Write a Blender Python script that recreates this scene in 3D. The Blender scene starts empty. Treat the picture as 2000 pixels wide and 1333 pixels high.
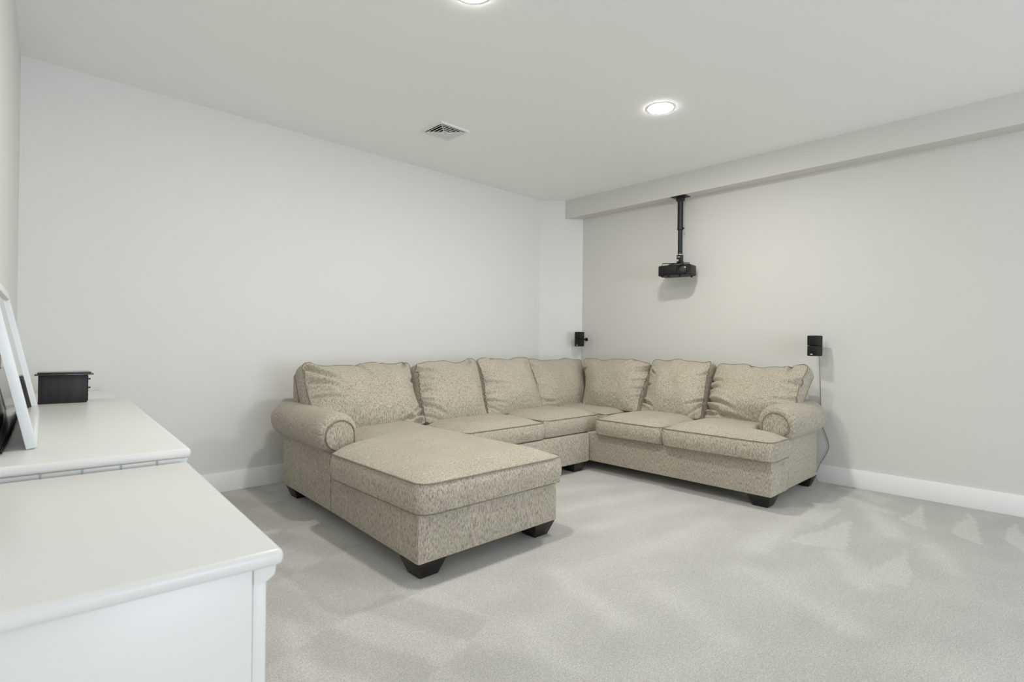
import bpy, bmesh, math, random
from mathutils import Vector, Matrix, noise

random.seed(7)
S = bpy.context.scene
COL = S.collection
PI = math.pi

# ------------------------------------------------------------------ camera
F_PX, YAW, PITCH, ROLL = 1047.65, math.radians(46.365), math.radians(0.2115), math.radians(0.6628)
CAM_H = 1.112
fwd = Vector((math.cos(YAW)*math.cos(PITCH), math.sin(YAW)*math.cos(PITCH), math.sin(PITCH)))
rgt = Vector((math.sin(YAW), -math.cos(YAW), 0))
upv = rgt.cross(fwd)
r2 = rgt*math.cos(ROLL) + upv*math.sin(ROLL)
u2 = -rgt*math.sin(ROLL) + upv*math.cos(ROLL)
cam = bpy.data.cameras.new('camera')
cam.sensor_width = 36.0
cam.lens = F_PX*36.0/2000.0
cam.clip_start = 0.02
cam.dof.use_dof = True
cam.dof.focus_distance = 4.0
cam.dof.aperture_fstop = 5.0
cam_o = bpy.data.objects.new('camera', cam)
COL.objects.link(cam_o)
m = Matrix((r2, u2, -fwd)).transposed().to_4x4()
m.translation = (0, 0, CAM_H)
cam_o.matrix_world = m
S.camera = cam_o

# ------------------------------------------------------------------ exposure, world, daylight
S.view_settings.view_transform = 'Standard'
S.view_settings.look = 'None'
S.view_settings.exposure = 0.0
S.view_settings.gamma = 1.0
S.view_settings.use_curve_mapping = False
S.cycles.max_bounces = 14
S.cycles.diffuse_bounces = 8

LAMP_W = 368.0      # emission strength of the ceiling lights
DAY_W = 158.0      # daylight through the window behind the camera
WORLD = bpy.data.worlds.new('world')
S.world = WORLD
WORLD.use_nodes = True
WORLD.node_tree.nodes['Background'].inputs[0].default_value = (0.62, 0.78, 1.0, 1)
WORLD.node_tree.nodes['Background'].inputs[1].default_value = 1.0

def area(name, loc, direction, sx, sy, power, color):
    l = bpy.data.lights.new(name, 'AREA')
    l.shape = 'RECTANGLE'; l.size = sx; l.size_y = sy; l.energy = power; l.color = color
    o = bpy.data.objects.new(name, l); COL.objects.link(o)
    o.location = loc
    o.rotation_euler = Vector(direction).to_track_quat('-Z', 'Y').to_euler()
    return o
# daylight entering by the window in the wall behind the camera
area('window_daylight', (1.9, -5.53, 1.10), (0.0, 1, 0.12), 3.3, 2.0, DAY_W, (0.85, 0.92, 1.0))

# ------------------------------------------------------------------ helpers
WM = {}
def link(o, parent=None):
    COL.objects.link(o)
    if parent is not None:
        o.parent = parent
        WM[o.name] = WM.get(parent.name, Matrix())
    return o

def thing(name, label, cat, loc=(0, 0, 0), rotz=0.0, group=None):
    o = bpy.data.objects.new(name, None)
    COL.objects.link(o)
    o.location = loc; o.rotation_euler = (0, 0, rotz)
    o.empty_display_size = 0.1
    o['label'] = label; o['category'] = cat
    if group: o['group'] = group
    WM[o.name] = Matrix.Translation(loc) @ Matrix.Rotation(rotz, 4, 'Z')
    return o

def obj(name, geo, mat, parent=None, local=False, smooth=True, label=None, sharp=35):
    """geo = bmesh or (verts, faces); world coordinates unless local."""
    me = bpy.data.meshes.new(name)
    if isinstance(geo, tuple):
        me.from_pydata([tuple(v) for v in geo[0]], [], geo[1])
        bm = bmesh.new(); bm.from_mesh(me)
    else:
        bm = geo
    if parent is not None and not local:
        bm.transform(WM[parent.name].inverted())
    bmesh.ops.recalc_face_normals(bm, faces=bm.faces)
    if smooth:
        a = math.radians(sharp)
        for f in bm.faces: f.smooth = True
        for e in bm.edges:
            if len(e.link_faces) == 2 and e.calc_face_angle(0) > a: e.smooth = False
    bm.to_mesh(me); bm.free()
    me.materials.append(mat)
    o = bpy.data.objects.new(name, me)
    link(o, parent)
    if label: o['label'] = label
    return o

def struct(name, geo, mat, **k):
    o = obj(name, geo, mat, **k)
    o['kind'] = 'structure'
    return o

def bx(bm, x0, x1, y0, y1, z0, z1, bev=0.0, seg=2, M=None):
    vs = [bm.verts.new((x, y, z)) for z in (z0, z1) for y in (y0, y1) for x in (x0, x1)]
    fs = [(0, 2, 3, 1), (4, 5, 7, 6), (0, 1, 5, 4), (2, 6, 7, 3), (0, 4, 6, 2), (1, 3, 7, 5)]
    faces = [bm.faces.new([vs[i] for i in f]) for f in fs]
    geo = list(vs)
    if bev > 0:
        es = list({e for f in faces for e in f.edges})
        r = bmesh.ops.bevel(bm, geom=es, offset=bev, segments=seg, affect='EDGES', profile=0.5)
        geo = list({v for f in r['faces'] for v in f.verts} | {v for v in vs if v.is_valid})
    if M is not None:
        bmesh.ops.transform(bm, matrix=M, verts=geo)
    return geo

def box(*a, **k):
    bm = bmesh.new(); bx(bm, *a, **k); return bm

def prism(bm, pts, z0, z1, bev=0.0, seg=2, top=None):
    """extrude a plan polygon from z0 to z1 (top = other polygon for a taper)"""
    top = top or pts
    a = [bm.verts.new((p[0], p[1], z0)) for p in pts]
    b = [bm.verts.new((p[0], p[1], z1)) for p in top]
    n = len(pts)
    fs = [bm.faces.new(list(reversed(a))), bm.faces.new(b)]
    for i in range(n):
        fs.append(bm.faces.new((a[i], a[(i+1) % n], b[(i+1) % n], b[i])))
    if bev > 0:
        es = list({e for f in fs for e in f.edges})
        bmesh.ops.bevel(bm, geom=es, offset=bev, segments=seg, affect='EDGES', profile=0.5)
    return bm

def tube(bm, pts, r, seg=6, closed=False, caps=True):
    pts = [Vector(p) for p in pts]
    n = len(pts)
    rings = []
    prev = None
    for i, p in enumerate(pts):
        if closed:
            t = pts[(i+1) % n] - pts[i-1]
        else:
            t = pts[min(i+1, n-1)] - pts[max(i-1, 0)]
        if t.length < 1e-9: t = Vector((0, 0, 1))
        t.normalize()
        if prev is None:
            a = Vector((0, 0, 1)) if abs(t.z) < 0.9 else Vector((1, 0, 0))
            nrm = t.cross(a).normalized()
        else:
            nrm = (prev - t*prev.dot(t))
            nrm = nrm.normalized() if nrm.length > 1e-6 else t.orthogonal().normalized()
        prev = nrm
        b = t.cross(nrm)
        rings.append([bm.verts.new(p + (nrm*math.cos(2*PI*k/seg) + b*math.sin(2*PI*k/seg))*r) for k in range(seg)])
    m_ = n if closed else n-1
    for i in range(m_):
        A, B = rings[i], rings[(i+1) % n]
        for k in range(seg):
            bm.faces.new((A[k], A[(k+1) % seg], B[(k+1) % seg], B[k]))
    if not closed and caps:
        bm.faces.new(list(reversed(rings[0]))); bm.faces.new(rings[-1])
    return bm

def cyl(bm, p0, p1, r0, r1=None, seg=20):
    """solid of revolution between two points"""
    r1 = r0 if r1 is None else r1
    p0, p1 = Vector(p0), Vector(p1)
    t = (p1-p0).normalized(); a = t.orthogonal().normalized(); b = t.cross(a)
    A = [bm.verts.new(p0 + (a*math.cos(2*PI*k/seg)+b*math.sin(2*PI*k/seg))*r0) for k in range(seg)]
    B = [bm.verts.new(p1 + (a*math.cos(2*PI*k/seg)+b*math.sin(2*PI*k/seg))*r1) for k in range(seg)]
    for k in range(seg): bm.faces.new((A[k], A[(k+1) % seg], B[(k+1) % seg], B[k]))
    bm.faces.new(list(reversed(A))); bm.faces.new(B)
    return bm

def catmull(pts, n=8):
    P = [Vector(p) for p in pts]
    P = [P[0]*2-P[1]] + P + [P[-1]*2-P[-2]]
    out = []
    for i in range(1, len(P)-2):
        for k in range(n):
            t = k/n
            a, b, c, d = P[i-1], P[i], P[i+1], P[i+2]
            out.append(0.5*((2*b)+(c-a)*t+(2*a-5*b+4*c-d)*t*t+(3*b-a-3*c+d)*t**3))
    out.append(P[-2])
    return out

# ------------------------------------------------------------------ materials
def new_mat(name):
    mt = bpy.data.materials.new(name); mt.use_nodes = True
    nt = mt.node_tree
    return mt, nt, nt.nodes['Principled BSDF']

def plain(name, col, rough=0.5, spec=0.5, metal=0.0, noise_amt=0.02, noise_scale=6.0, bump=0.0, bump_scale=200.0, coat=0.0):
    mt, nt, b = new_mat(name)
    b.inputs['Roughness'].default_value = rough
    b.inputs['Specular IOR Level'].default_value = spec
    b.inputs['Metallic'].default_value = metal
    b.inputs['Coat Weight'].default_value = coat
    tc = nt.nodes.new('ShaderNodeTexCoord')
    n = nt.nodes.new('ShaderNodeTexNoise'); n.inputs['Scale'].default_value = noise_scale; n.inputs['Detail'].default_value = 4
    nt.links.new(tc.outputs['Object'], n.inputs['Vector'])
    mx = nt.nodes.new('ShaderNodeMix'); mx.data_type = 'RGBA'
    lo = [c*(1-noise_amt) for c in col]; hi = [min(1, c*(1+noise_amt)) for c in col]
    mx.inputs[6].default_value = (*lo, 1); mx.inputs[7].default_value = (*hi, 1)
    nt.links.new(n.outputs['Fac'], mx.inputs[0])
    nt.links.new(mx.outputs[2], b.inputs['Base Color'])
    if bump > 0:
        n2 = nt.nodes.new('ShaderNodeTexNoise'); n2.inputs['Scale'].default_value = bump_scale; n2.inputs['Detail'].default_value = 3
        nt.links.new(tc.outputs['Object'], n2.inputs['Vector'])
        bp = nt.nodes.new('ShaderNodeBump'); bp.inputs['Strength'].default_value = bump; bp.inputs['Distance'].default_value = 0.002
        nt.links.new(n2.outputs['Fac'], bp.inputs['Height'])
        nt.links.new(bp.outputs['Normal'], b.inputs['Normal'])
    return mt

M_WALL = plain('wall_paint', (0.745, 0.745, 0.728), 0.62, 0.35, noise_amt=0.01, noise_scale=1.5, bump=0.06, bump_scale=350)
M_WALLR = plain('darker_wall_paint', (0.665, 0.655, 0.622), 0.62, 0.35, noise_amt=0.01, noise_scale=1.5, bump=0.06, bump_scale=350)  # wall colour set darker and warmer for the right wall and beam
M_CEIL = plain('ceiling_paint', (0.925, 0.93, 0.925), 0.75, 0.25, noise_amt=0.008, noise_scale=1.2, bump=0.05, bump_scale=300)
M_TRIM = plain('white_trim_paint', (0.87, 0.87, 0.86), 0.4, 0.4, noise_amt=0.008)
M_LACQ = plain('white_lacquer', (0.765, 0.76, 0.745), 0.32, 0.45, noise_amt=0.008, noise_scale=3)
M_NOTCH = plain('grey_gap', (0.46, 0.47, 0.48), 0.5)
M_BLACK = plain('black_plastic', (0.010, 0.010, 0.010), 0.5, 0.28, noise_amt=0.15, noise_scale=60)
M_BLACK2 = plain('charcoal_grille', (0.030, 0.030, 0.029), 0.6, 0.35, noise_amt=0.3, noise_scale=300, bump=0.4, bump_scale=700)
M_BLKMET = plain('black_painted_metal', (0.013, 0.013, 0.013), 0.4, 0.4, noise_amt=0.1)
M_CHROME = plain('bright_metal', (0.75, 0.75, 0.74), 0.22, 0.5, metal=1.0)
M_LENS = plain('lens_glass', (0.035, 0.035, 0.037), 0.25, 0.5, coat=0.1)
M_BADGE = plain('silver_badge', (0.8, 0.8, 0.78), 0.35)
M_FOOT = plain('dark_espresso_wood', (0.012, 0.010, 0.009), 0.38, 0.5, noise_amt=0.25, noise_scale=25)
M_CABLE = plain('grey_cable', (0.16, 0.16, 0.15), 0.5)
M_CABLEW = plain('pale_cable', (0.52, 0.52, 0.48), 0.5)
M_GLOSS = plain('black_gloss', (0.006, 0.006, 0.007), 0.12, 0.6, coat=0.5)
M_VENT = plain('white_enamel', (0.82, 0.82, 0.80), 0.35, 0.45, noise_amt=0.005)
M_DARKIN = plain('duct_shade', (0.015, 0.015, 0.015), 0.9, 0.1)
M_WHITEFR = plain('white_frame_paint', (0.80, 0.82, 0.83), 0.35, 0.45, noise_amt=0.006)

def mat_lamp():
    mt, nt, b = new_mat('lamp_diffuser')
    b.inputs['Base Color'].default_value = (0.9, 0.9, 0.88, 1)
    b.inputs['Emission Color'].default_value = (1.0, 0.972, 0.905, 1)
    b.inputs['Emission Strength'].default_value = LAMP_W
    return mt
M_LAMP = mat_lamp()

def mat_box(coat=0.0):
    mt, nt, b = new_mat('dark_stained_wood')
    b.inputs['Coat Weight'].default_value = coat
    b.inputs['Coat Roughness'].default_value = 0.08
    tc = nt.nodes.new('ShaderNodeTexCoord')
    mp = nt.nodes.new('ShaderNodeMapping'); mp.inputs['Scale'].default_value = (60, 60, 5)
    n = nt.nodes.new('ShaderNodeTexNoise'); n.inputs['Scale'].default_value = 1.0; n.inputs['Detail'].default_value = 6
    cr = nt.nodes.new('ShaderNodeValToRGB')
    cr.color_ramp.elements[0].position = 0.3; cr.color_ramp.elements[0].color = (0.012, 0.010, 0.011, 1)
    cr.color_ramp.elements[1].position = 0.75; cr.color_ramp.elements[1].color = (0.030, 0.026, 0.027, 1)
    nt.links.new(tc.outputs['Object'], mp.inputs[0]); nt.links.new(mp.outputs[0], n.inputs['Vector'])
    nt.links.new(n.outputs['Fac'], cr.inputs[0]); nt.links.new(cr.outputs[0], b.inputs['Base Color'])
    b.inputs['Roughness'].default_value = 0.5
    b.inputs['Specular IOR Level'].default_value = 0.35
    return mt
M_BOX = mat_box()
M_LID = mat_box(1.0)

def mat_glass_print():
    """glazed grey print: soft grey clouds under a glossy sheet"""
    mt, nt, b = new_mat('glazed_grey_print')
    tc = nt.nodes.new('ShaderNodeTexCoord')
    n = nt.nodes.new('ShaderNodeTexNoise'); n.inputs['Scale'].default_value = 3.0; n.inputs['Detail'].default_value = 5
    cr = nt.nodes.new('ShaderNodeValToRGB')
    cr.color_ramp.elements[0].position = 0.3; cr.color_ramp.elements[0].color = (0.22, 0.215, 0.21, 1)
    cr.color_ramp.elements[1].position = 0.7; cr.color_ramp.elements[1].color = (0.46, 0.46, 0.45, 1)
    nt.links.new(tc.outputs['Object'], n.inputs['Vector']); nt.links.new(n.outputs['Fac'], cr.inputs[0])
    nt.links.new(cr.outputs[0], b.inputs['Base Color'])
    b.inputs['Roughness'].default_value = 0.06
    b.inputs['Coat Weight'].default_value = 1.0
    return mt
M_PRINT = mat_glass_print()

def mat_fabric(name, tint=(1, 1, 1)):
    """beige tweed: slubs running vertically, mixed light and dark threads"""
    mt, nt, b = new_mat(name)
    L = nt.links.new
    tc = nt.nodes.new('ShaderNodeTexCoord')
    def nz(scale_xyz, detail=2.0, rough=0.6):
        mp = nt.nodes.new('ShaderNodeMapping'); mp.inputs['Scale'].default_value = scale_xyz
        n = nt.nodes.new('ShaderNodeTexNoise'); n.inputs['Scale'].default_value = 1.0
        n.inputs['Detail'].default_value = detail; n.inputs['Roughness'].default_value = rough
        L(tc.outputs['Object'], mp.inputs[0]); L(mp.outputs[0], n.inputs['Vector'])
        return n
    n1 = nz((215, 215, 52), 2.0)      # slubs
    n2 = nz((520, 520, 380), 1.0)     # grain
    n3 = nz((4, 4, 4), 3.0)           # slow drift
    r1 = nt.nodes.new('ShaderNodeValToRGB')
    e = r1.color_ramp.elements
    e[0].position = 0.30; e[0].color = (0.205*tint[0], 0.184*tint[1], 0.143*tint[2], 1)
    e[1].position = 0.72; e[1].color = (0.63*tint[0], 0.575*tint[1], 0.468*tint[2], 1)
    k = r1.color_ramp.elements.new(0.47); k.color = (0.415*tint[0], 0.372*tint[1], 0.298*tint[2], 1)
    L(n1.outputs['Fac'], r1.inputs[0])
    hs = nt.nodes.new('ShaderNodeMapRange'); hs.inputs[1].default_value = 0.3; hs.inputs[2].default_value = 0.7
    hs.inputs[3].default_value = 0.80; hs.inputs[4].default_value = 1.18
    L(n2.outputs['Fac'], hs.inputs[0])
    h3 = nt.nodes.new('ShaderNodeMapRange'); h3.inputs[1].default_value = 0.3; h3.inputs[2].default_value = 0.7
    h3.inputs[3].default_value = 0.95; h3.inputs[4].default_value = 1.05
    L(n3.outputs['Fac'], h3.inputs[0])
    mu = nt.nodes.new('ShaderNodeMath'); mu.operation = 'MULTIPLY'
    L(hs.outputs[0], mu.inputs[0]); L(h3.outputs[0], mu.inputs[1])
    vm = nt.nodes.new('ShaderNodeVectorMath'); vm.operation = 'SCALE'
    L(r1.outputs[0], vm.inputs[0]); L(mu.outputs[0], vm.inputs[3])
    L(vm.outputs[0], b.inputs['Base Color'])
    b.inputs['Roughness'].default_value = 0.9
    b.inputs['Specular IOR Level'].default_value = 0.15
    b.inputs['Sheen Weight'].default_value = 0.15
    b.inputs['Sheen Roughness'].default_value = 0.5
    bp = nt.nodes.new('ShaderNodeBump'); bp.inputs['Strength'].default_value = 0.5; bp.inputs['Distance'].default_value = 0.003
    ad = nt.nodes.new('ShaderNodeMath'); ad.operation = 'ADD'
    L(n1.outputs['Fac'], ad.inputs[0]); L(n2.outputs['Fac'], ad.inputs[1])
    L(ad.outputs[0], bp.inputs['Height']); L(bp.outputs['Normal'], b.inputs['Normal'])
    return mt
M_FAB = mat_fabric('beige_tweed')
M_PIPE = mat_fabric('beige_tweed_piping_shaded', (0.55, 0.54, 0.53))  # tint darkened to put the seam shadow into the piping colour

def mat_carpet():
    mt, nt, b = new_mat('cut_pile_carpet')
    L = nt.links.new
    tc = nt.nodes.new('ShaderNodeTexCoord')
    at = nt.nodes.new('ShaderNodeAttribute'); at.attribute_name = 'pile'
    def nz(s, d, r=0.6):
        n = nt.nodes.new('ShaderNodeTexNoise'); n.inputs['Scale'].default_value = s; n.inputs['Detail'].default_value = d
        n.inputs['Roughness'].default_value = r
        L(tc.outputs['Object'], n.inputs['Vector']); return n
    fine, mid, big = nz(170, 3.0, 0.75), nz(45, 3.0), nz(2.2, 4.0)
    def rng(src, a, b_, c, d):
        m_ = nt.nodes.new('ShaderNodeMapRange'); m_.inputs[1].default_value = a; m_.inputs[2].default_value = b_
        m_.inputs[3].default_value = c; m_.inputs[4].default_value = d
        L(src, m_.inputs[0]); return m_.outputs[0]
    def mul(a, b_):
        k = nt.nodes.new('ShaderNodeMath'); k.operation = 'MULTIPLY'; L(a, k.inputs[0]); L(b_, k.inputs[1]); return k.outputs[0]
    f = mul(mul(rng(fine.outputs['Fac'], 0.30, 0.70, 0.62, 1.30), rng(mid.outputs['Fac'], 0.3, 0.7, 0.94, 1.06)),
            mul(rng(big.outputs['Fac'], 0.3, 0.7, 0.96, 1.04), rng(at.outputs['Fac'], -1, 1, 0.74, 1.26)))
    vm = nt.nodes.new('ShaderNodeVectorMath'); vm.operation = 'SCALE'
    vm.inputs[0].default_value = (0.525, 0.515, 0.490)
    L(f, vm.inputs[3]); L(vm.outputs[0], b.inputs['Base Color'])
    b.inputs['Roughness'].default_value = 0.95; b.inputs['Specular IOR Level'].default_value = 0.1
    b.inputs['Sheen Weight'].default_value = 0.2
    bp = nt.nodes.new('ShaderNodeBump'); bp.inputs['Strength'].default_value = 0.55; bp.inputs['Distance'].default_value = 0.006
    L(fine.outputs['Fac'], bp.inputs['Height']); L(bp.outputs['Normal'], b.inputs['Normal'])
    return mt
M_CARPET = mat_carpet()

# ------------------------------------------------------------------ room shell
YA, XB, XF, H, ZB, HB = 4.2946, 4.9023, 4.7433, 2.775, 2.5637, 0.143
YD = -5.6                                    # wall behind the camera
DG0, DG1 = (4.522, YA), (XB, 3.962)          # the short angled wall in the corner
TC = 0.052                                   # the left wall runs 3 degrees off square
def xc(y): return 0.069 - TC*(YA - y)
T = 0.12
def quadprism(pts, z0, z1):
    bm = bmesh.new(); prism(bm, pts, z0, z1); return bm

struct('wall_back', quadprism([(-0.3, YA), (DG0[0], YA), (DG0[0]+0.05, YA+T), (-0.3, YA+T)], 0, H), M_WALL, smooth=False)
struct('wall_corner', quadprism([DG0, DG1, (DG1[0]+0.09, DG1[1]+0.09), (DG0[0]+0.09, DG0[1]+0.09)], 0, H), M_WALL, smooth=False)
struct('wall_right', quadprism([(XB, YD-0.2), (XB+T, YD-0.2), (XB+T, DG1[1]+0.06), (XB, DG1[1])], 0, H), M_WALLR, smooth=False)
struct('wall_left', quadprism([(xc(YA), YA), (xc(YD-0.2), YD-0.2), (xc(YD-0.2)-T, YD-0.2), (xc(YA)-T, YA)], 0, H), M_WALL, smooth=False)
# wall behind the camera with a wide window
WX0, WX1, WZ0, WZ1 = 0.2, 3.6, 0.05, 2.15
bm = bmesh.new()
bx(bm, -1.0, WX0, YD-T, YD, 0, H); bx(bm, WX1, XB+T, YD-T, YD, 0, H)
bx(bm, WX0, WX1, YD-T, YD, 0, WZ0); bx(bm, WX0, WX1, YD-T, YD, WZ1, H)
struct('wall_front', bm, M_WALL, smooth=False)
win = bmesh.new()
for a in (WX0, (WX0+WX1)/2-0.025, WX1-0.05):
    bx(win, a, a+0.05, YD-0.09, YD-0.04, WZ0, WZ1)
bx(win, WX0+0.05, WX1-0.05, YD-0.09, YD-0.04, WZ0, WZ0+0.05); bx(win, WX0+0.05, WX1-0.05, YD-0.09, YD-0.04, WZ1-0.05, WZ1)
window = struct('window_1', win, M_TRIM, smooth=False)
M_PANE = bpy.data.materials.new('window_glass'); M_PANE.use_nodes = True
pb = M_PANE.node_tree.nodes['Principled BSDF']
pb.inputs['Transmission Weight'].default_value = 1.0; pb.inputs['Roughness'].default_value = 0.0; pb.inputs['IOR'].default_value = 1.45
obj('pane', box(WX0+0.05, WX1-0.05, YD-0.068, YD-0.062, WZ0+0.05, WZ1-0.05), M_PANE, window, local=True, smooth=False)
struct('ceiling', box(-1.0, XB+T, YD-T, YA+T, H, H+0.1), M_CEIL, smooth=False)
# boxed beam running along the right wall under the ceiling
yb = lambda x: DG0[1] + (x-DG0[0])*(DG1[1]-DG0[1])/(DG1[0]-DG0[0])
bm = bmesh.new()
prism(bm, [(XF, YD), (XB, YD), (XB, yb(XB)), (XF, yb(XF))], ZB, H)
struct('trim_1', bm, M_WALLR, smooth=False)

# carpet with brushed pile marks
def seg_d(px_, py_, a, b):
    ax, ay = a; bx_, by_ = b
    dx, dy = bx_-ax, by_-ay
    L2 = dx*dx+dy*dy
    t = max(0, min(1, ((px_-ax)*dx+(py_-ay)*dy)/L2))
    return math.hypot(px_-ax-t*dx, py_-ay-t*dy), t
def in_tri(p, t):
    def s(a, b, c): return (a[0]-c[0])*(b[1]-c[1])-(b[0]-c[0])*(a[1]-c[1])
    return min(1, min(s(p, t[0], t[1]), s(p, t[1], t[2]), s(p, t[2], t[0]))*0+1) if False else (s(p, t[0], t[1]), s(p, t[1], t[2]), s(p, t[2], t[0]))
def tri_in(p, t):
    a, b, c = in_tri(p, t)
    return (a >= 0 and b >= 0 and c >= 0) or (a <= 0 and b <= 0 and c <= 0)
TRIS = [[(4.72, 0.74), (4.215, 0.765), (4.08, 0.615)], [(4.79, 0.479), (4.165, 0.515), (4.02, 0.355)],
        [(4.70, 0.25), (4.245, 0.28), (3.98, 0.14)], [(3.987, 0.982), (3.265, 1.12), (3.35, 0.85)],
        [(4.25, 1.10), (3.75, 1.22), (3.70, 1.08)], [(3.62, 0.62), (3.0, 0.72), (3.05, 0.52)],
        [(4.30, 0.02), (3.6, 0.10), (3.6, -0.1)]]
STR = [((4.374, 1.001), (3.836, 0.746), 0.07, 0.8), ((3.95, 1.23), (3.02, 1.21), 0.10, 0.6), ((1.966, 1.72), (1.823, 1.264), 0.07, 0.6),
       ((3.28, 0.88), (2.92, 0.67), 0.06, 0.6), ((3.80, 0.56), (3.42, 0.40), 0.05, 0.6), ((2.46, 1.61), (3.25, 1.57), 0.08, 0.5),
       ((4.80, 1.24), (4.68, 0.975), 0.05, 0.7), ((4.84, 1.11), (4.59, 0.97), 0.05, 0.7), ((4.51, 1.13), (4.345, 0.875), 0.06, 0.8),
       ((0.816, 2.10), (0.767, 1.74), 0.035, 0.9), ((1.03, 2.22), (0.92, 1.59), 0.06, 0.5), ((1.25, 2.36), (1.12, 1.52), 0.05, 0.3),
       ((2.9, 2.75), (3.4, 2.55), 0.10, 0.5), ((2.75, 2.35), (3.5, 2.2), 0.09, 0.5), ((2.6, 2.0), (3.45, 1.85), 0.08, 0.4),
       ((2.2, 1.35), (2.0, 0.9), 0.08, 0.35), ((2.7, 1.1), (2.45, 0.6), 0.08, 0.35), ((1.5, 1.5), (1.35, 1.0), 0.06, 0.4)]
def pile(x, y):
    wob = noise.noise(Vector((x*6, y*6, 3)))*0.022
    wob2 = noise.noise(Vector((x*6, y*6, 9)))*0.022
    X, Y = x+wob, y+wob2
    v = 0.42*noise.noise(Vector((x*1.3+4, y*2.2, 0))) + 0.30*noise.noise(Vector((x*4.0, y*7.0, 2)))
    for t in TRIS:
        if tri_in((X, Y), t): v = max(v, 0.55)
    for a, b, w, s in STR:
        d, t = seg_d(X, Y, a, b)
        k = math.exp(-(d/w)**2)
        v = v*(1-k) + k*max(v, s)
    # strokes on the strip between dressers and chaise: alternate lanes, broken off at cleaner-head ends
    if x < 1.45 and y > 1.0:
        lane = (X*0.93 + (Y-2.0)*0.36)/0.17
        c = 1 if int(math.floor(lane)) % 2 else -1
        f = abs(lane-math.floor(lane)-0.5)
        e = max(0, min(1, (0.5-f)*8))
        seg_ = math.floor((Y - 0.35*X)/0.55)
        if seg_ % 2: c = -c*0.6
        v = v*0.5 + 0.28*c*e - 0.05
    # dark brushed band along the right wall
    if x > 4.35 and y < 1.35:
        v = min(v, 1) - 0.35*min(1, (x-4.35)/0.3)*(0 if any(tri_in((X, Y), t) for t in TRIS) else 1)
    return max(-1, min(1, v))
bm = bmesh.new()
FX0, FX1, FY0, FY1, ST = -0.65, XB+0.05, -0.45, YA+0.05, 0.018
nx_, ny_ = int((FX1-FX0)/ST)+1, int((FY1-FY0)/ST)+1
lay = bm.verts.layers.float.new('pile')
gv = []
for j in range(ny_+1):
    row = []
    for i in range(nx_+1):
        x, y = FX0+(FX1-FX0)*i/nx_, FY0+(FY1-FY0)*j/ny_
        v = bm.verts.new((x, y, 0)); v[lay] = pile(x, y); row.append(v)
    gv.append(row)
for j in range(ny_):
    for i in range(nx_):
        bm.faces.new((gv[j][i], gv[j][i+1], gv[j+1][i+1], gv[j+1][i]))
c0 = bm.verts.new((FX0, YD-0.05, 0)); c1 = bm.verts.new((FX1, YD-0.05, 0))
bm.faces.new([c0, c1] + list(reversed(gv[0])))
me = bpy.data.meshes.new('floor'); bm.to_mesh(me); bm.free(); me.materials.append(M_CARPET)
fl = bpy.data.objects.new('floor', me); COL.objects.link(fl); fl['kind'] = 'structure'

# baseboards
bt = 0.015
def board(name, a, b, nrm):
    bm = bmesh.new()
    n = Vector((nrm[0], nrm[1])).normalized()*bt
    prism(bm, [a, b, (b[0]+n.x, b[1]+n.y), (a[0]+n.x, a[1]+n.y)], 0, HB, bev=0.0025, seg=2)
    struct(name, bm, M_TRIM)
board('baseboard_back', (xc(YA)+0.016, YA), (DG0[0]-0.008, YA), (0, -1))
board('baseboard_corner', DG0, (DG1[0]-0.012, DG1[1]+0.010), (DG1[1]-DG0[1], -(DG1[0]-DG0[0])))
board('baseboard_right', (XB, YD), (XB, DG1[1]-0.012), (-1, 0))
board('baseboard_left', (xc(YA), YA), (xc(YD), YD), (1, -TC))

# ------------------------------------------------------------------ the sectional sofa
SOFA = thing('sectional_sofa', 'large beige tweed corner sectional sofa with chaise, rolled arms and dark block feet', 'sofa', (3.0, 3.0, 0))

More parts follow.
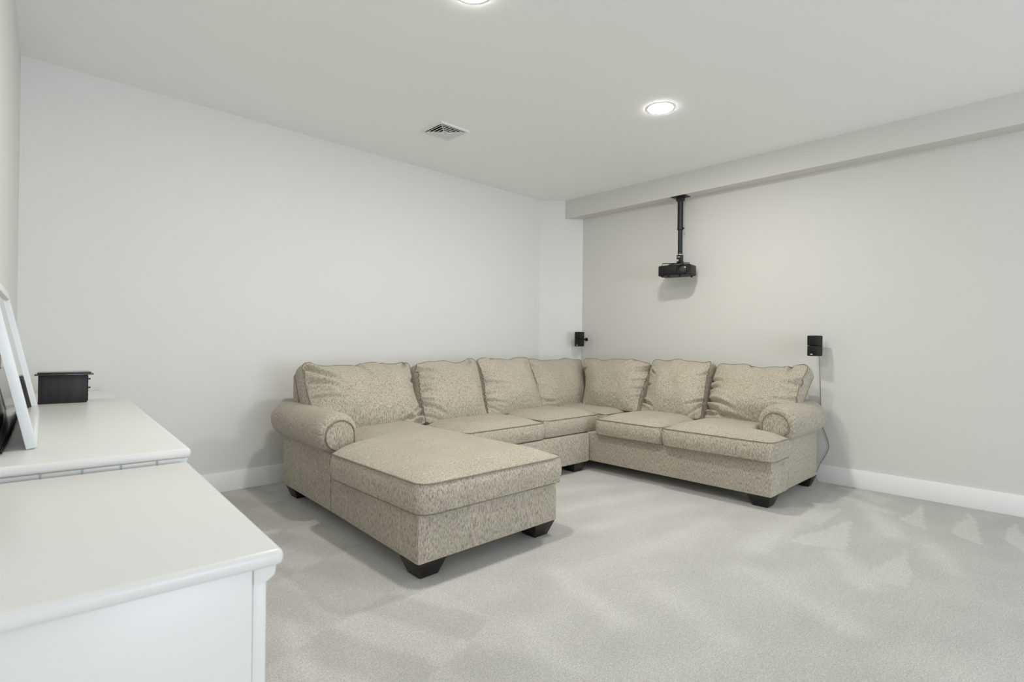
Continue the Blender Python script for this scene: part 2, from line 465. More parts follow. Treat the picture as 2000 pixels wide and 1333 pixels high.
def cushion(xl, xr, y0, y1, zt, zb, crown, bulge, r, nx=36, ny=36, w=0.2, disp=None, warp=None, power=2.4, K=6):
    """upholstered block: plan bounded by xl(y)/xr(y); crowned top, boxed bulging sides.
    returns bmesh + the upper and lower seam loops"""
    if not callable(xl): a_ = xl; xl = lambda y: a_
    if not callable(xr): b_ = xr; xr = lambda y: b_
    def sp(i, n):
        t = i/n
        return 0.45*t + 0.55*(1-math.cos(PI*t))/2
    rows = []
    for j in range(ny+1):
        y = y0+(y1-y0)*sp(j, ny)
        d = min(y-y0, y1-y)
        ins = r-math.sqrt(max(0.0, r*r-(r-d)**2)) if d < r else 0.0
        L, R = xl(y)+ins, xr(y)-ins
        row = []
        for i in range(nx+1):
            x = L+(R-L)*sp(i, nx)
            dx = min(x-xl(y), xr(y)-x)
            edge = min(x-L, R-x)
            dd = min(dx, edge+ins*0.5)
            fx = 1-(1-min(1, max(0, edge)/w))**power
            fy = 1-(1-min(1, max(0, d)/w))**power
            z = zt + crown*fx*fy
            if disp: z += disp(x, y, fx*fy)
            row.append([x, y, z])
        rows.append(row)
    bm = bmesh.new()
    W = (lambda p: warp(*p)) if warp else (lambda p: p)
    V = [[bm.verts.new(W(p)) for p in row] for row in rows]
    for j in range(ny):
        for i in range(nx):
            bm.faces.new((V[j][i], V[j][i+1], V[j+1][i+1], V[j+1][i]))
    idx = [(0, i) for i in range(nx)] + [(j, nx) for j in range(ny)] + [(ny, i) for i in range(nx, 0, -1)] + [(j, 0) for j in range(ny, 0, -1)]
    loop = [rows[j][i] for j, i in idx]
    prevv = [V[j][i] for j, i in idx]
    N = len(loop)
    nrm = []
    for k in range(N):
        a, b = loop[k-1], loop[(k+1) % N]
        t = Vector((b[0]-a[0], b[1]-a[1]))
        t = t.normalized() if t.length > 1e-9 else Vector((1, 0))
        nrm.append((t.y, -t.x))
    top_loop = [W(p) for p in loop]
    for q in range(1, K+1):
        f = q/K
        off = bulge*math.sin(PI*f)
        ring = [bm.verts.new(W([loop[k][0]+nrm[k][0]*off, loop[k][1]+nrm[k][1]*off, zt+(zb-zt)*f])) for k in range(N)]
        for k in range(N):
            bm.faces.new((prevv[k], ring[k], ring[(k+1) % N], prevv[(k+1) % N]))
        prevv = ring
    bot_loop = [tuple(v.co) for v in prevv]
    bm.faces.new(prevv)
    return bm, top_loop, bot_loop

def resample(loop, step):
    pts = [Vector(p) for p in loop]
    out = [pts[0]]
    acc = 0
    for k in range(1, len(pts)):
        acc += (pts[k]-pts[k-1]).length
        if acc >= step: out.append(pts[k]); acc = 0
    if (out[-1]-out[0]).length < step*0.5: out.pop()
    return out

def smooth01(t):
    t = max(0, min(1, t)); return t*t*(3-2*t)

def fabric_noise(seed, amp, s1=3.0, s2=9.0):
    def f(x, y, e):
        return e*amp*(noise.noise(Vector((x*s1, y*s1, seed))) + 0.35*noise.noise(Vector((x*s2, y*s2, seed+5))))
    return f

def seat(xl, xr, y0, y1, zt=0.472, zb=0.335, crown=0.045, bulge=0.014, r=0.045, seed=0, lower=True, **k):
    bm, tl, bl = cushion(xl, xr, y0, y1, zt, zb, crown, bulge, r, disp=fabric_noise(seed, 0.008), **k)
    o = obj('seat_cushion', bm, M_FAB, SOFA, sharp=60)
    p = bmesh.new()
    tube(p, [Vector(q)+Vector((0, 0, 0.001)) for q in resample(tl, 0.02)], 0.0042, 6, closed=True)
    if lower: tube(p, [Vector(q)+Vector((0, 0, 0.002)) for q in resample(bl, 0.02)], 0.0042, 6, closed=True)
    obj('piping', p, M_PIPE, o)
    return o

# plinth bases
bm = bmesh.new(); prism(bm, [(1.393, 2.068), (2.360, 2.080), (2.360, 2.94), (2.36, 3.087), (1.447, 3.087)], 0.082, 0.326, bev=0.012)
obj('base', bm, M_FAB, SOFA)
bm = bmesh.new(); prism(bm, [(1.64, 3.10), (2.36, 3.095), (2.362, 2.940), (3.755, 2.938), (3.755, 4.0), (1.64, 4.0)], 0.082, 0.326, bev=0.010)
obj('base', bm, M_FAB, SOFA)
bm = bmesh.new(); prism(bm, [(3.772, 1.405), (4.095, 1.408), (4.105, 1.63), (4.66, 1.63), (4.66, 4.0), (3.772, 4.0)], 0.082, 0.330, bev=0.012)
obj('base', bm, M_FAB, SOFA)

# seat cushions
def chl(y):
    return 1.378 + 0.275*smooth01((y-2.93)/0.12)
seat(chl, 2.352, 2.018, 3.80, zt=0.462, zb=0.322, crown=0.058, bulge=0.014, r=0.07, seed=1, nx=48, ny=64, w=0.24)
seat(2.385, 3.215, 2.965, 3.80, zt=0.463, seed=2, crown=0.045)
seat(3.228, 3.965, 2.985, 3.80, zt=0.470, seed=3, crown=0.050)
seat(3.985, 4.62, 2.93, 3.86, zt=0.468, seed=4, crown=0.035, r=0.03)
seat(3.715, 4.55, 2.212, 2.850, zt=0.463, seed=5, crown=0.050)
def r2lo(y):
    return 3.695 + 0.0*y
def r2hi(y):
    return 4.035 + 0.515*smooth01((y-1.60)/0.10)
seat(r2lo, r2hi, 1.372, 2.200, zt=0.465, seed=6, crown=0.055, r=0.06, nx=44, ny=50)

# rolled arms ------------------------------------------------------
def roll_arm(origin, along, out, length, r=0.128, zc=0.553, panel=0.040, skew=0.0):
    """origin: axis point at the front; along: unit vector to the back; out: unit vector away from the seat"""
    O = Vector((origin[0], origin[1], 0)); A = Vector((*along, 0)); U = Vector((*out, 0)); Z = Vector((0, 0, 1))
    bm = bmesh.new()
    seg = 120
    prof = [(0.000, 0.70), (0.004, 0.80), (0.010, 0.86), (0.016, 0.90), (0.025, 0.938), (0.035, 0.965), (0.047, 0.985), (0.06, 1.0), (0.20, 1.0), (0.45, 1.0), (length*0.8, 0.995), (length-0.05, 0.985), (length-0.02, 0.95), (length, 0.86)]
    rings = []
    for (s, k) in prof:
        ring = []
        for i in range(seg):
            a = 2*PI*i/seg
            pl = 0.0
            if s < 0.07:      # gathered pleats round the front edge
                pl = -0.007*max(0.0, math.cos(a*10+0.4*math.sin(a*3)))**6*math.exp(-((s-0.022)/0.022)**2)
            rr = r*k+pl
            ring.append(bm.verts.new(O + A*s + U*(math.cos(a)*rr + skew*s) + Z*(zc+math.sin(a)*rr*0.985)))
        rings.append(ring)
    for q in range(len(rings)-1):
        for i in range(seg):
            bm.faces.new((rings[q][i], rings[q][(i+1) % seg], rings[q+1][(i+1) % seg], rings[q+1][i]))
    bm.faces.new(list(reversed(rings[0]))); bm.faces.new(rings[-1])
    # upright panel below the roll
    po, pi_ = panel, -0.135
    pts = [O+A*0.042+U*po, O+A*0.042+U*pi_, O+A*(length-0.03)+U*(pi_+skew*length), O+A*(length-0.03)+U*(po+skew*length)]
    prism(bm, [(p.x, p.y) for p in pts], 0.082, zc-0.02, bev=0.012)
    arm = obj('arm', bm, M_FAB, SOFA, sharp=50)
    # round front panel with its own piping
    fr = 0.091
    out2 = [(-fr, 0.455), (-fr, zc-0.01)]
    for k in range(25):
        a = PI - PI*k/24*1.27
        out2.append((math.cos(a)*fr, zc-0.01+math.sin(a)*fr))
    out2.append((0.022, 0.455))
    fp = bmesh.new()
    f0 = [fp.verts.new(O + A*(-0.009) + U*u_ + Z*z_) for u_, z_ in out2]
    f1 = [fp.verts.new(O + A*0.012 + U*u_ + Z*z_) for u_, z_ in out2]
    n = len(out2)
    c = fp.verts.new(O + A*(-0.016) + Z*(zc-0.02))
    for k in range(n):
        fp.faces.new((f0[k], f0[(k+1) % n], c)); fp.faces.new((f0[k], f1[k], f1[(k+1) % n], f0[(k+1) % n]))
    fp.faces.new(f1)
    face = obj('arm_face', fp, M_FAB, arm, sharp=50)
    pp = bmesh.new()
    line = [O + A*(-0.010) + U*u_ + Z*z_ for u_, z_ in out2]
    tube(pp, line, 0.0048, 6)
    obj('piping', pp, M_PIPE, arm)
    return arm
roll_arm((1.483, 3.048), (0, 1), (-1, 0), 0.90, panel=0.038, skew=-0.036)
roll_arm((4.058, 1.486), (1, 0), (0, -1), 0.70, r=0.140, zc=0.548, panel=0.072, skew=0.0)

# back frames
bm = bmesh.new(); prism(bm, [(1.592, 3.945), (4.62, 3.945), (4.62, 4.085), (1.605, 4.085)], 0.10, 0.858, bev=0.02, seg=3)
obj('back_frame', bm, M_FAB, SOFA)
bm = bmesh.new(); prism(bm, [(4.655, 1.495), (4.795, 1.495), (4.795, 3.70), (4.655, 3.94)], 0.10, 0.858, bev=0.02, seg=3)
obj('back_frame', bm, M_FAB, SOFA)

# back cushions ------------------------------------------------------
def back_cushion(origin, sdir, ndir, width, height, lean, creases, seed, crown=0.085, depth=0.15, ear=(0.012, 0.012), skew=0.0, wavy=0.010, sag=0.0, inl=0.0):
    """local s (along), t (up the leaning face), n (towards the room)"""
    O = Vector(origin); Sd = Vector((*sdir, 0)); Nh = Vector((*ndir, 0)); Z = Vector((0, 0, 1))
    ca, sa = math.cos(lean), math.sin(lean)
    Tt = Z*ca - Nh*sa
    Nn = Nh*ca + Z*sa
    rnd = random.Random(seed)
    w2 = width/2
    def disp(s, t, e):
        v = 0.013*noise.noise(Vector((s*4, t*4, seed))) + 0.006*noise.noise(Vector((s*11, t*9, seed+3)))
        v *= min(1, e*1.5)
        for (s0, t0, s1, t1, dep, wid) in creases:
            ax, ay, bx_, by_ = -w2+s0*width, t0*height, -w2+s1*width, t1*height
            dx, dy = bx_-ax, by_-ay
            L2 = dx*dx+dy*dy
            u = ((s-ax)*dx+(t-ay)*dy)/L2
            if u < -0.08 or u > 1: continue
            # bend the line a little
            cross = ((s-ax)*dy-(t-ay)*dx)/math.sqrt(L2) + 0.018*math.sin(u*3.0+seed)*u
            tp = (1-max(0, u))**0.8 * min(1, (u+0.08)*8)
            g = math.exp(-(cross/(wid*1.1))**2)
            g2 = math.exp(-((abs(cross)-2.0*wid)/(1.1*wid))**2)
            v += tp*1.8*dep*(-g + 0.5*g2)
        return v
    def edge_l(t):
        q = t/height
        return -w2 + skew*(q) + inl*(1-q) + 0.012*math.sin(q*6.3+seed) + 0.018*math.sin(PI*q)
    def edge_r(t):
        q = t/height
        return w2 + skew*(q) + 0.012*math.sin(q*5.1+seed*2.1) - 0.018*math.sin(PI*q)
    def warp(s, t, n):
        q = max(0, min(1, t/height)); a = (s+w2)/width
        top = smooth01((q-0.55)/0.45)
        t2 = t + top*(wavy*math.sin(a*9.5+seed*1.7) + 0.5*wavy*math.sin(a*21+seed))
        t2 += top*(ear[0]*math.exp(-(a/0.09)**2) + ear[1]*math.exp(-((1-a)/0.09)**2))
        t2 -= top*sag*math.sin(PI*max(0, min(1, a)))
        n2 = n + 0.02*math.sin(q*PI)*0.5
        p = O + Sd*s + Tt*t2 + Nn*n2
        if p.z < 0.478: p.z = 0.478 + (p.z-0.478)*0.15
        return (p.x, p.y, p.z)
    bm, tl, bl = cushion(edge_l, edge_r, 0.0, height, 0.0, -depth, crown, 0.012, 0.035, nx=116, ny=72, w=0.21, disp=disp, warp=warp, power=2.2, K=7)
    o = obj('back_cushion', bm, M_FAB, SOFA, sharp=70)
    p = bmesh.new()
    tube(p, resample(tl, 0.014), 0.0040, 6, closed=True)
    tube(p, resample(bl, 0.02), 0.0040, 6, closed=True)
    obj('piping', p, M_PIPE, o)
    return o
def side_creases(rnd, side, n, dep=0.010, lo=0.12, hi=0.95):
    out = []
    for k in range(n):
        t0 = lo+(hi-lo)*(k+rnd.random()*0.8)/n
        L = 0.18+0.22*rnd.random()
        a = (-0.25-0.35*rnd.random()) if t0 > 0.35 else (-0.25+0.1*rnd.random())
        if side == 'l': out.append((0.0, t0, L, t0+a*L*1.5, dep*(0.5+rnd.random()), 0.007+0.007*rnd.random()))
        else: out.append((1.0, t0, 1-L, t0+a*L*1.5, dep*(0.5+rnd.random()), 0.007+0.007*rnd.random()))
    return out
R = random.Random(3)
LEAN = math.radians(29)
A_ = (1, 0); NA = (0, -1)
def bc_a(x0, x1, creases, seed, y=3.445, z=0.485, h=0.525, **k):
    back_cushion(((x0+x1)/2, y, z), A_, NA, x1-x0, h, k.pop('lean', LEAN), creases, seed, **k)
bc_a(1.505, 2.375, [(0.03, .93, .30, .62, .030, .020), (0.02, .72, .26, .55, .016, .012), (0.02, .50, .30, .40, .012, .010), (0.02, .25, .25, .2, .010, .009),
     (.98, .06, .72, .24, -.012, .016), (.99, .16, .70, .02, .016, .012), (.97, .26, .78, .05, .014, .010), (1, .72, .86, .62, .012, .012), (.47, 1.0, .55, .72, .014, .014), (.70, 1.0, .72, .82, .010, .012), (.96, .97, .84, .88, .018, .016)],
     1, ear=(0.006, 0.015), crown=0.095, h=0.518)
bc_a(2.365, 3.02, [(.0, .93, .42, .74, .026, .018), (.0, .78, .30, .62, .014, .010), (.0, .62, .25, .52, .014, .009), (.0, .5, .28, .46, .013, .009), (.0, .38, .22, .30, .016, .010), (.0, .30, .34, .10, .016, .012), (.0, .12, .25, .03, .012, .010), (.98, .97, .85, .85, .016, .014), (1, .5, .85, .42, .008, .009)],
     2, ear=(0.03, 0.03), skew=0.06)
bc_a(3.02, 3.70, [(.0, .80, .22, .72, .018, .010), (.0, .70, .20, .64, .014, .009), (.0, .62, .42, .45, .018, .012), (.0, .38, .30, .32, .012, .009), (.0, .27, .32, .16, .016, .010), (.0, .17, .22, .05, .012, .009), (1, .85, .85, .8, .008, .010), (.3, 1, .5, .95, .01, .01)],
     3, ear=(0.02, 0.005), skew=0.075, h=0.545)
bc_a(3.765, 4.60, [(.0, .93, .14, .78, .024, .016), (.0, .70, .12, .64, .012, .009), (.0, .5, .14, .44, .012, .009), (.0, .2, .26, .06, .014, .010), (.0, .12, .4, .10, .007, .012)],
     4, y=3.535, ear=(0.012, 0.0), skew=0.06, h=0.52, crown=0.07)
B_ = (0, -1); NB = (-1, 0)
def bc_b(y0, y1, creases, seed, x=4.275, z=0.485, h=0.53, **k):
    back_cushion((x, (y0+y1)/2, z), B_, NB, y0-y1, h, k.pop('lean', LEAN), creases, seed, **k)
bc_b(3.60, 2.78, [(.0, .78, .10, .72, .022, .010), (.0, .64, .10, .58, .022, .010), (.0, .45, .08, .40, .016, .009), (1.0, .93, .70, .70, .020, .013), (1, .84, .80, .70, .018, .010), (1, .62, .82, .52, .012, .009), (1, .45, .78, .36, .014, .009), (1, .3, .85, .24, .012, .009), (.75, .98, .62, .80, .010, .016)],
     5, skew=-0.02, ear=(0.0, -0.02), h=0.535, inl=0.17)
bc_b(2.765, 2.175, [(.0, .78, .16, .62, .018, .010), (.0, .52, .14, .45, .012, .009), (.0, .22, .25, .06, .020, .012), (1, .82, .78, .70, .018, .011), (1, .55, .85, .48, .010, .009), (1, .32, .72, .18, .016, .010), (1, .22, .78, .04, .012, .010), (1, .95, .88, .84, .012, .014)],
     6, skew=-0.02, ear=(0.012, 0.012), h=0.55)
bc_b(2.150, 1.428, [(.0, .68, .22, .60, .016, .012), (.0, .55, .20, .50, .018, .011), (.0, .34, .42, .16, .024, .013), (.0, .22, .30, .06, .022, .013), (.05, .10, .6, .03, .014, .012), (1.0, .74, .80, .64, .024, .016), (1.0, .48, .72, .36, .014, .012), (.84, 1.0, .82, .80, .018, .014), (.40, 1, .42, .9, .012, .016)],
     7, ear=(0.01, 0.018), crown=0.10, wavy=0.012, h=0.525)

# block feet
def foot(cx_, cy_, sx, sy, w=0.165, h=0.084):
    """corner foot: (cx,cy) is the outer upper corner, sx/sy point inwards; sides taper down"""
    t = [(cx_, cy_), (cx_+sx*w, cy_), (cx_+sx*w, cy_+sy*w), (cx_, cy_+sy*w)]
    i, j = 0.032, 0.030
    b = [(cx_+sx*i, cy_+sy*i), (cx_+sx*(w-j), cy_+sy*i), (cx_+sx*(w-j), cy_+sy*(w-j)), (cx_+sx*i, cy_+sy*(w-j))]
    if sx*sy < 0: t.reverse(); b.reverse()
    bm = bmesh.new(); prism(bm, b, 0.0, h, bev=0.004, top=t)
    obj('foot', bm, M_FOOT, SOFA)
foot(1.400, 2.075, 1, 1)
foot(2.352, 2.085, -1, 1)
foot(1.487, 3.90, 1, -1)
foot(3.740, 2.950, -1, 1, w=0.17)
foot(3.780, 1.412, 1, 1)
foot(4.735, 1.415, -1, 1, w=0.13)
foot(4.735, 3.90, -1, -1, w=0.13)

# ------------------------------------------------------------------ dressers along the left wall
TH = -math.atan(TC)
def dresser(name, label, y0, length, zt, depth, over=0.02, slab=0.028, drawers=3, notch=False, gap=0.006):
    """local x = away from the wall, y = along the wall"""
    g = Vector((xc(y0)+gap, y0, 0))
    t = thing(name, label, 'dresser', tuple(g), TH)
    D = depth - over
    zc_ = zt - slab
    bm = bmesh.new()
    bx(bm, 0, depth, 0, length, zc_, zt, bev=0.011, seg=4)
    obj('top', bm, M_LACQ, t, local=True)
    bm = bmesh.new()
    bx(bm, 0.0, D-0.022, 0.022, length-0.022, 0.09, zc_-0.0005, bev=0.002)
    obj('carcass', bm, M_LACQ, t, local=True)
    bm = bmesh.new()           # face frame standing proud of the side panel
    for (a, b) in ((0.024, 0.075), (length-0.075, length-0.024)):
        bx(bm, D-0.0215, D, a, b, 0.09, zc_-0.03, bev=0.002)
    bx(bm, D-0.0215, D, 0.0755, length-0.0755, 0.09, 0.13, bev=0.002)
    obj('face_frame', bm, M_LACQ, t, local=True)
    bm = bmesh.new()           # cove moulding under the top, along the front
    prof = [(0, 0), (0.014, 0.0), (0.026, 0.010), (0.028, 0.020), (0.028, 0.0275), (0, 0.0275)]
    a = [bm.verts.new((D-0.0215+p[0]*1.25, 0.020, zc_-0.030+p[1])) for p in prof]
    b = [bm.verts.new((D-0.0215+p[0]*1.25, length-0.020, zc_-0.030+p[1])) for p in prof]
    n = len(prof)
    for k in range(n): bm.faces.new((a[k], a[(k+1) % n], b[(k+1) % n], b[k]))
    bm.faces.new(a); bm.faces.new(b)
    obj('moulding', bm, M_LACQ, t, local=True)
    rows = drawers; hgt = (zc_-0.035-0.135)/rows
    cols = 2 if length > 1.2 else 1
    wid = (length-0.155)/cols
    for c in range(cols):
        for k in range(rows):
            z0 = 0.135+k*hgt
            y_ = 0.0775+c*wid
            dr = obj('drawer', box(D-0.021, D-0.002, y_+0.003, y_+wid-0.003, z0+0.004, z0+hgt-0.004, bev=0.003), M_LACQ, t, local=True)
            for f in ((0.5,) if wid < 0.6 else (0.25, 0.75)):
                kb = bmesh.new()
                yk = y_+wid*f
                cyl(kb, (D-0.003, yk, z0+hgt/2), (D+0.012, yk, z0+hgt/2), 0.006, seg=12)
                cyl(kb, (D+0.011, yk, z0+hgt/2), (D+0.020, yk, z0+hgt/2), 0.014, 0.011, seg=16)
                obj('knob', kb, M_CHROME, dr, local=True)
    for (xx, yy) in ((0.03, 0.05), (D-0.075, 0.05), (0.03, length-0.095), (D-0.075, length-0.095)):
        bm = bmesh.new()
        prism(bm, [(xx+0.006, yy+0.006), (xx+0.039, yy+0.006), (xx+0.039, yy+0.039), (xx+0.006, yy+0.039)], 0, 0.0905, top=[(xx, yy), (xx+0.045, yy), (xx+0.045, yy+0.045), (xx, yy+0.045)])
        obj('leg', bm, M_LACQ, t, local=True)
    if notch:
        bm = bmesh.new(); bx(bm, 0.0, D-0.004, 0.012, 0.0215, zc_-0.016, zc_-0.0008, bev=0.0015)
        rail = obj('side_rail', bm, M_LACQ, t, local=True)
        for k in range(5):
            x_ = depth-0.085-0.083*k
            obj('gap_slip', box(x_, x_+0.005, 0.0110, 0.0125, zc_-0.0155, zc_-0.0015), M_NOTCH, rail, local=True)  # thin grey slips stand in for the dark gaps in the rail
    return t
D1 = dresser('dresser', 'nearest white dresser with bare top and plain end panel in the foreground', 0.919+0.024, 0.845, 0.760, 0.452, over=0.022)
D2 = dresser('dresser', 'slightly taller long white dresser carrying the leaning white frame and dark box', 1.800, 1.785, 0.795, 0.462, notch=True)
D3 = dresser('dresser', 'farthest white dresser in the corner past the dark box, mostly hidden', 3.615, 0.60, 0.785, 0.430)

# jewellery box --------------------------------------------------------
ZT = 0.795
JB = thing('jewelry_box', 'small dark wooden box with overhanging lid and side drawers on white dresser', 'box', (0.130, 3.37, ZT), TH)
obj('body', box(0.0, 0.182, 0.006, 0.166, 0.0, 0.136, bev=0.002), M_BOX, JB, local=True)
bm = bmesh.new(); bx(bm, -0.014, 0.207, -0.012, 0.184, 0.1365, 0.143, bev=0.002); bx(bm, -0.004, 0.197, -0.002, 0.174, 0.1432, 0.151, bev=0.003)
obj('lid', bm, M_LID, JB, local=True)
for k in range(3):
    z0 = 0.006+k*0.043
    dr = obj('drawer', box(0.1825, 0.187, 0.012, 0.160, z0, z0+0.040, bev=0.001), M_BOX, JB, local=True)
    if k: 
        kb = bmesh.new(); cyl(kb, (0.187, 0.03, z0+0.022), (0.196, 0.03, z0+0.022), 0.003, 0.0045, seg=10)
        obj('knob', kb, M_BLKMET, dr, local=True)

# white frame leaning on the left wall -------------------------------------
FR = thing('picture_frame', 'wide white picture frame leaning against left wall on the long dresser', 'picture frame', (0.0785, 2.030, ZT), -math.atan(0.0445))
lean = math.radians(11.6)
ML = Matrix.Rotation(-lean, 4, 'Y')            # local: x out of the frame, y along, z up
FW, FH, FT, FB = 0.955, 0.505, 0.024, 0.034
def fbox(*a, **k):
    bm = bmesh.new(); bx(bm, *a, **k)
    bm.transform(Matrix.Translation((0, 0, FT*math.sin(lean)+0.0005)) @ ML)
    return bm
for (y0, y1, z0, z1) in ((0, FB, 0, FH), (FW-FB, FW, 0, FH)):
    obj('stile', fbox(-FT, 0, y0, y1, z0, z1, bev=0.002), M_WHITEFR, FR, local=True)
for (z0, z1) in ((0, FB), (FH-FB, FH)):
    obj('rail', fbox(-FT, 0, FB+0.0005, FW-FB-0.0005, z0, z1, bev=0.002), M_WHITEFR, FR, local=True)
obj('glazed_print', fbox(-0.016, -0.009, FB-0.004, FW-FB+0.004, FB-0.004, FH-FB+0.004), M_PRINT, FR, local=True)
# black panel standing behind the frame
BP = thing('black_panel', 'glossy black panel tucked behind the white frame at left edge', 'panel', (0.004, 1.96, ZT), TH)
obj('screen', fbox(-0.012, 0.0, 0, 1.0, 0.0, 0.20, bev=0.002), M_GLOSS, BP, local=True)
obj('rim', fbox(0.0005, 0.002, 0.0, 1.0, 0.0, 0.012, bev=0.0004), M_BLACK, BP, local=True)

# ------------------------------------------------------------------ ceiling fittings
def downlight(x, y, label):
    t = thing('recessed_light', label, 'ceiling light', (x, y, H), 0, 'recessed ceiling lights')
    seg = 40
    def ring(bm, r0, r1, z0, z1):
        a = [bm.verts.new((math.cos(2*PI*k/seg)*r0, math.sin(2*PI*k/seg)*r0, z0)) for k in range(seg)]
        b = [bm.verts.new((math.cos(2*PI*k/seg)*r1, math.sin(2*PI*k/seg)*r1, z1)) for k in range(seg)]
        for k in range(seg): bm.faces.new((a[k], a[(k+1) % seg], b[(k+1) % seg], b[k]))
    bm = bmesh.new(); ring(bm, 0.0935, 0.0925, 0.0, -0.0025); ring(bm, 0.0925, 0.0855, -0.0025, -0.0035)
    obj('trim_ring', bm, M_VENT, t, local=True)
    bm = bmesh.new()
    ring(bm, 0.0855, 0.083, -0.0033, -0.0047); ring(bm, 0.083, 0.060, -0.0047, -0.0054); ring(bm, 0.060, 0.035, -0.0054, -0.0057)
    bm.faces.new([bm.verts.new((math.cos(2*PI*k/seg)*0.035, math.sin(2*PI*k/seg)*0.035, -0.0057)) for k in range(seg)])
    bmesh.ops.remove_doubles(bm, verts=bm.verts, dist=1e-5)
    o = obj('diffuser', bm, M_LAMP, t, local=True)
    return t
downlight(3.335, 2.015, 'round lit recessed ceiling light right of the air vent')
downlight(1.596, 1.972, 'round lit recessed ceiling light cut by the top picture edge')
VX, VY, VS = 2.508, 3.424, 0.137
V = thing('air_vent', 'square white ceiling air diffuser with stepped louvers', 'vent', (VX, VY, H), 0)
def sqring(bm, r0, z0, r1, z1, th=0.0015):
    pts = []
    for (r, z) in ((r0, z0), (r1, z1), (r1, z1+th), (r0, z0+th)):
        pts.append([bm.verts.new((sx*r, sy*r, z)) for sx, sy in ((-1, -1), (1, -1), (1, 1), (-1, 1))])
    for q in range(4):
        A, B = pts[q], pts[(q+1) % 4]
        for k in range(4): bm.faces.new((A[k], A[(k+1) % 4], B[(k+1) % 4], B[k]))
bm = bmesh.new(); sqring(bm, VS-0.020, -0.013, VS, -0.013, 0.0128)
obj('flange', bm, M_VENT, V, local=True, smooth=False)
bm = bmesh.new(); bx(bm, -VS+0.02, VS-0.02, -VS+0.02, VS-0.02, -0.001, -0.0005)
obj('duct_shade_sheet', bm, M_DARKIN, V, local=True, smooth=False)  # flat near-black sheet paints in the shade of the duct behind the louvers
for k in range(4):
    r = VS-0.034-0.025*k
    bm = bmesh.new(); sqring(bm, r-0.014, -0.002, r, -0.016-0.0012*k); sqring(bm, r+0.0002, -0.016-0.0012*k, r+0.0055, -0.0165-0.0012*k, 0.0018)
    obj('louver', bm, M_VENT, V, local=True, smooth=False)
bm = bmesh.new()
for sx, sy in ((1, 1), (-1, -1), (1, -1), (-1, 1)):
    tube(bm, [(sx*0.012, sy*0.012, -0.020), (sx*(VS-0.022), sy*(VS-0.022), -0.0135)], 0.0028, 6)
obj('corner_rib', bm, M_VENT, V, local=True)

# ------------------------------------------------------------------ projector on its ceiling mount
PX_, PY_ = 4.800, 2.668
MT = thing('projector_mount', 'black telescopic pole mount hanging from the beam over the sofa', 'mount', (PX_, PY_, ZB), 0)
obj('ceiling_plate', box(-0.055, 0.055, -0.075, 0.075, -0.008, 0, bev=0.003), M_BLKMET, MT, local=True)
bm = bmesh.new(); bx(bm, -0.026, 0.026, -0.034, 0.034, -0.045, -0.0085, bev=0.004)
cyl(bm, (-0.03, -0.018, -0.028), (-0.026, -0.018, -0.028), 0.008, seg=12)
obj('plate_socket', bm, M_BLKMET, MT, local=True)
bm = bmesh.new(); cyl(bm, (0, 0, -0.0455), (0, 0, -0.325), 0.027, seg=28); cyl(bm, (0, 0, -0.31), (0, 0, -0.326), 0.0295, seg=28)
obj('outer_tube', bm, M_BLKMET, MT, local=True)
bm = bmesh.new(); cyl(bm, (0, -0.030, -0.315), (0, -0.042, -0.315), 0.008, seg=12)
obj('clamp_knob', bm, M_BLKMET, MT, local=True)
bm = bmesh.new(); cyl(bm, (0, 0, -0.326), (0, 0, -0.565), 0.0215, seg=28)
obj('inner_tube', bm, M_BLKMET, MT, local=True)
bm = bmesh.new(); cyl(bm, (0, 0, -0.5655), (0, 0, -0.572), 0.024, seg=24)
obj('collar', bm, M_CHROME, MT, local=True)
bm = bmesh.new(); bx(bm, -0.022, 0.022, -0.026, 0.026, -0.65, -0.5725, bev=0.006)
obj('tilt_joint', bm, M_BLKMET, MT, local=True)
bm = bmesh.new()
cyl(bm, (-0.0225, 0.008, -0.627), (-0.030, 0.008, -0.627), 0.011, seg=14); bx(bm, -0.026, -0.0225, -0.014, 0.014, -0.598, -0.588, bev=0.001)
obj('bolt', bm, M_CHROME, MT, local=True)
bm = bmesh.new()
CXp = -0.075                    # centre of the projector body relative to the pole
for (ax_, ay_) in ((CXp-0.055, 0.115), (CXp-0.055, -0.105), (CXp+0.06, 0.115), (CXp+0.06, -0.105)):
    tube(bm, [(0, 0, -0.654), (ax_*0.6, ay_*0.6, -0.657), (ax_, ay_, -0.660), (ax_, ay_, -0.6855)], 0.0045, 8)
obj('spider_arm', bm, M_BLKMET, MT, local=True)

PZ = ZB-0.688
PR = thing('projector', 'black video projector hung upside down from the pole mount by right wall', 'projector', (PX_, PY_, PZ-0.1085), math.radians(8))
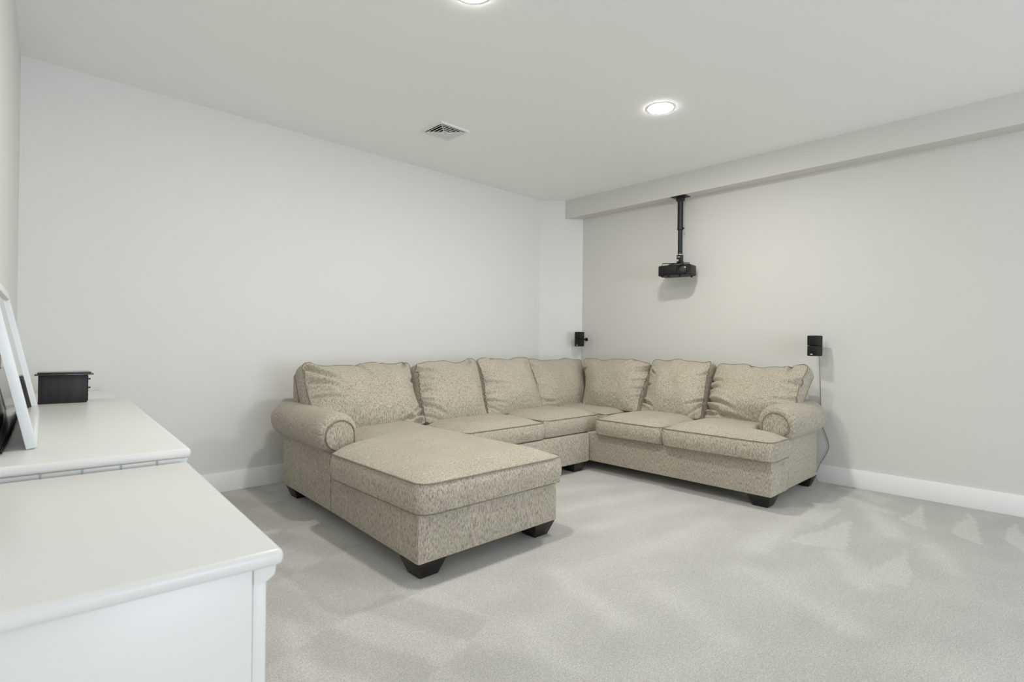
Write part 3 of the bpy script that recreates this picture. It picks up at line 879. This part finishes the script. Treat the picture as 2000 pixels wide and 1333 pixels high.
# local: -x is the front
X0, X1, W2 = CXp-0.105, CXp+0.105, 0.158
LY = -0.098
bm = bmesh.new()
pl = [(X0+0.012, -W2+0.02), (X0+0.03, -W2), (X1-0.02, -W2), (X1, -W2+0.03), (X1, W2-0.03), (X1-0.02, W2), (X0+0.03, W2), (X0+0.012, W2-0.02), (X0, W2-0.07), (X0, -W2+0.03)]
prism(bm, pl, 0.010, 0.108, bev=0.009, seg=3)
obj('housing', bm, M_BLACK, PR, local=True)
obj('side_grille', box(X0+0.045, X1-0.035, -W2-0.003, -W2+0.010, 0.020, 0.098, bev=0.003), M_BLACK2, PR, local=True)
obj('front_panel', box(X0-0.004, X0+0.010, -0.035, W2-0.035, 0.022, 0.096, bev=0.004), M_BLACK, PR, local=True)
bm = bmesh.new()
seg = 32
prv = None
for (xx, rr) in ((X0+0.004, 0.050), (X0-0.012, 0.049), (X0-0.014, 0.045), (X0-0.012, 0.040), (X0-0.002, 0.037)):
    ring = [bm.verts.new((xx, LY+math.cos(2*PI*k/seg)*rr, 0.059+math.sin(2*PI*k/seg)*rr*0.95)) for k in range(seg)]
    if prv:
        for k in range(seg): bm.faces.new((prv[k], prv[(k+1) % seg], ring[(k+1) % seg], ring[k]))
    prv = ring
lr = obj('lens_barrel', bm, M_BLACK, PR, local=True)
bm = bmesh.new()
prv = None
for (xx, rr) in ((X0-0.002, 0.038), (X0-0.006, 0.030), (X0-0.009, 0.018), (X0-0.010, 0.0)):
    if rr == 0:
        c = bm.verts.new((xx, LY, 0.059))
        for k in range(seg): bm.faces.new((prv[k], prv[(k+1) % seg], c))
        break
    ring = [bm.verts.new((xx, LY+math.cos(2*PI*k/seg)*rr, 0.059+math.sin(2*PI*k/seg)*rr*0.95)) for k in range(seg)]
    if prv:
        for k in range(seg): bm.faces.new((prv[k], prv[(k+1) % seg], ring[(k+1) % seg], ring[k]))
    prv = ring
obj('lens', bm, M_LENS, lr, local=True)
for (xx, yy) in ((X0+0.03, 0.115), (X0+0.03, 0.05), (X0+0.03, -0.06), (X1-0.05, -0.125)):
    bm = bmesh.new(); cyl(bm, (xx, yy, 0.0105), (xx, yy, -0.004), 0.010, 0.008, seg=12)
    obj('adjuster', bm, M_BLACK, PR, local=True)

# ------------------------------------------------------------------ satellite speakers
def speaker(loc, rot, label, stub):
    t = thing('wall_speaker', label, 'speaker', loc, rot, 'satellite speakers')
    # local: front faces -x ; two stacked cubes with a slot between
    w, d, h = 0.078, 0.092, 0.082
    for k, (z0, rz) in enumerate(((0.0, 0.0), (0.0832, math.radians(-0.8)))):
        bm = bmesh.new(); bx(bm, -d/2, d/2, -w/2, w/2, z0, z0+h, bev=0.007, seg=3, M=Matrix.Rotation(rz, 4, 'Z'))
        cab = obj('cabinet', bm, M_BLACK, t, local=True)
        bm = bmesh.new(); bx(bm, -d/2-0.003, -d/2+0.002, -w/2+0.007, w/2-0.007, z0+0.006, z0+h-0.006, bev=0.002, M=Matrix.Rotation(rz, 4, 'Z'))
        g = obj('grille', bm, M_BLACK2 if False else M_BLACK, cab, local=True)
        if k == 0:
            obj('badge', box(-d/2-0.0045, -d/2-0.0028, -0.010, 0.010, z0+0.011, z0+0.017), M_BADGE, g, local=True)
    bm = bmesh.new(); cyl(bm, (0, 0, 0.0815), (0, 0, 0.0836), 0.036, seg=20)
    obj('swivel', bm, M_BLACK, t, local=True)
    bm = bmesh.new()
    a = Matrix.Rotation(-rot, 4, 'Z') @ Vector(stub)
    tube(bm, [(0.03, 0, 0.081), Vector((0.03, 0, 0.081)).lerp(Vector((a.x, a.y, 0.081)), 0.5), (a.x, a.y, 0.081)], 0.009, 10)
    cyl(bm, Vector((a.x, a.y, 0.081))-Matrix.Rotation(-rot, 4, 'Z') @ Vector((0.012, 0, 0)), (a.x, a.y, 0.081), 0.019, seg=20)
    obj('wall_bracket', bm, M_BLACK, t, local=True)
    return t
SR = speaker((4.775, 1.452, 1.035), math.radians(-12), 'black twin cube speaker mounted on right wall above the right arm', (XB-4.775-0.001, 0.0, 0))
SL = speaker((4.775, 3.895, 1.082), math.radians(8), 'black twin cube speaker mounted in the corner above the sofa', (XB-4.775-0.001, -0.005, 0))

def cable(name, pts, mat, label):
    bm = bmesh.new(); tube(bm, catmull(pts, 6), 0.0022, 6)
    o = obj(name, bm, mat)
    o['label'] = label; o['category'] = 'cable'
    return o
cx = XB-0.006
cable('speaker_cable', [(4.80, 1.452, 1.040), (4.885, 1.452, 1.02), (cx, 1.448, 0.85), (cx, 1.443, 0.68), (cx, 1.434, 0.49), (cx, 1.403, 0.398), (cx, 1.379, 0.318), (cx, 1.383, 0.267), (cx-0.004, 1.42, 0.186), (cx-0.018, 1.446, 0.123), (cx-0.020, 1.468, 0.051), (cx-0.022, 1.456, 0.005)],
      M_CABLE, 'thin speaker wire trailing down right wall behind the sofa arm')
cable('speaker_cable', [(4.80, 3.90, 1.087), (4.885, 3.945, 1.06), (cx-0.004, 3.95, 0.93), (cx-0.004, 3.95, 0.70)], M_CABLEW, 'short pale speaker wire in the corner above the sofa')
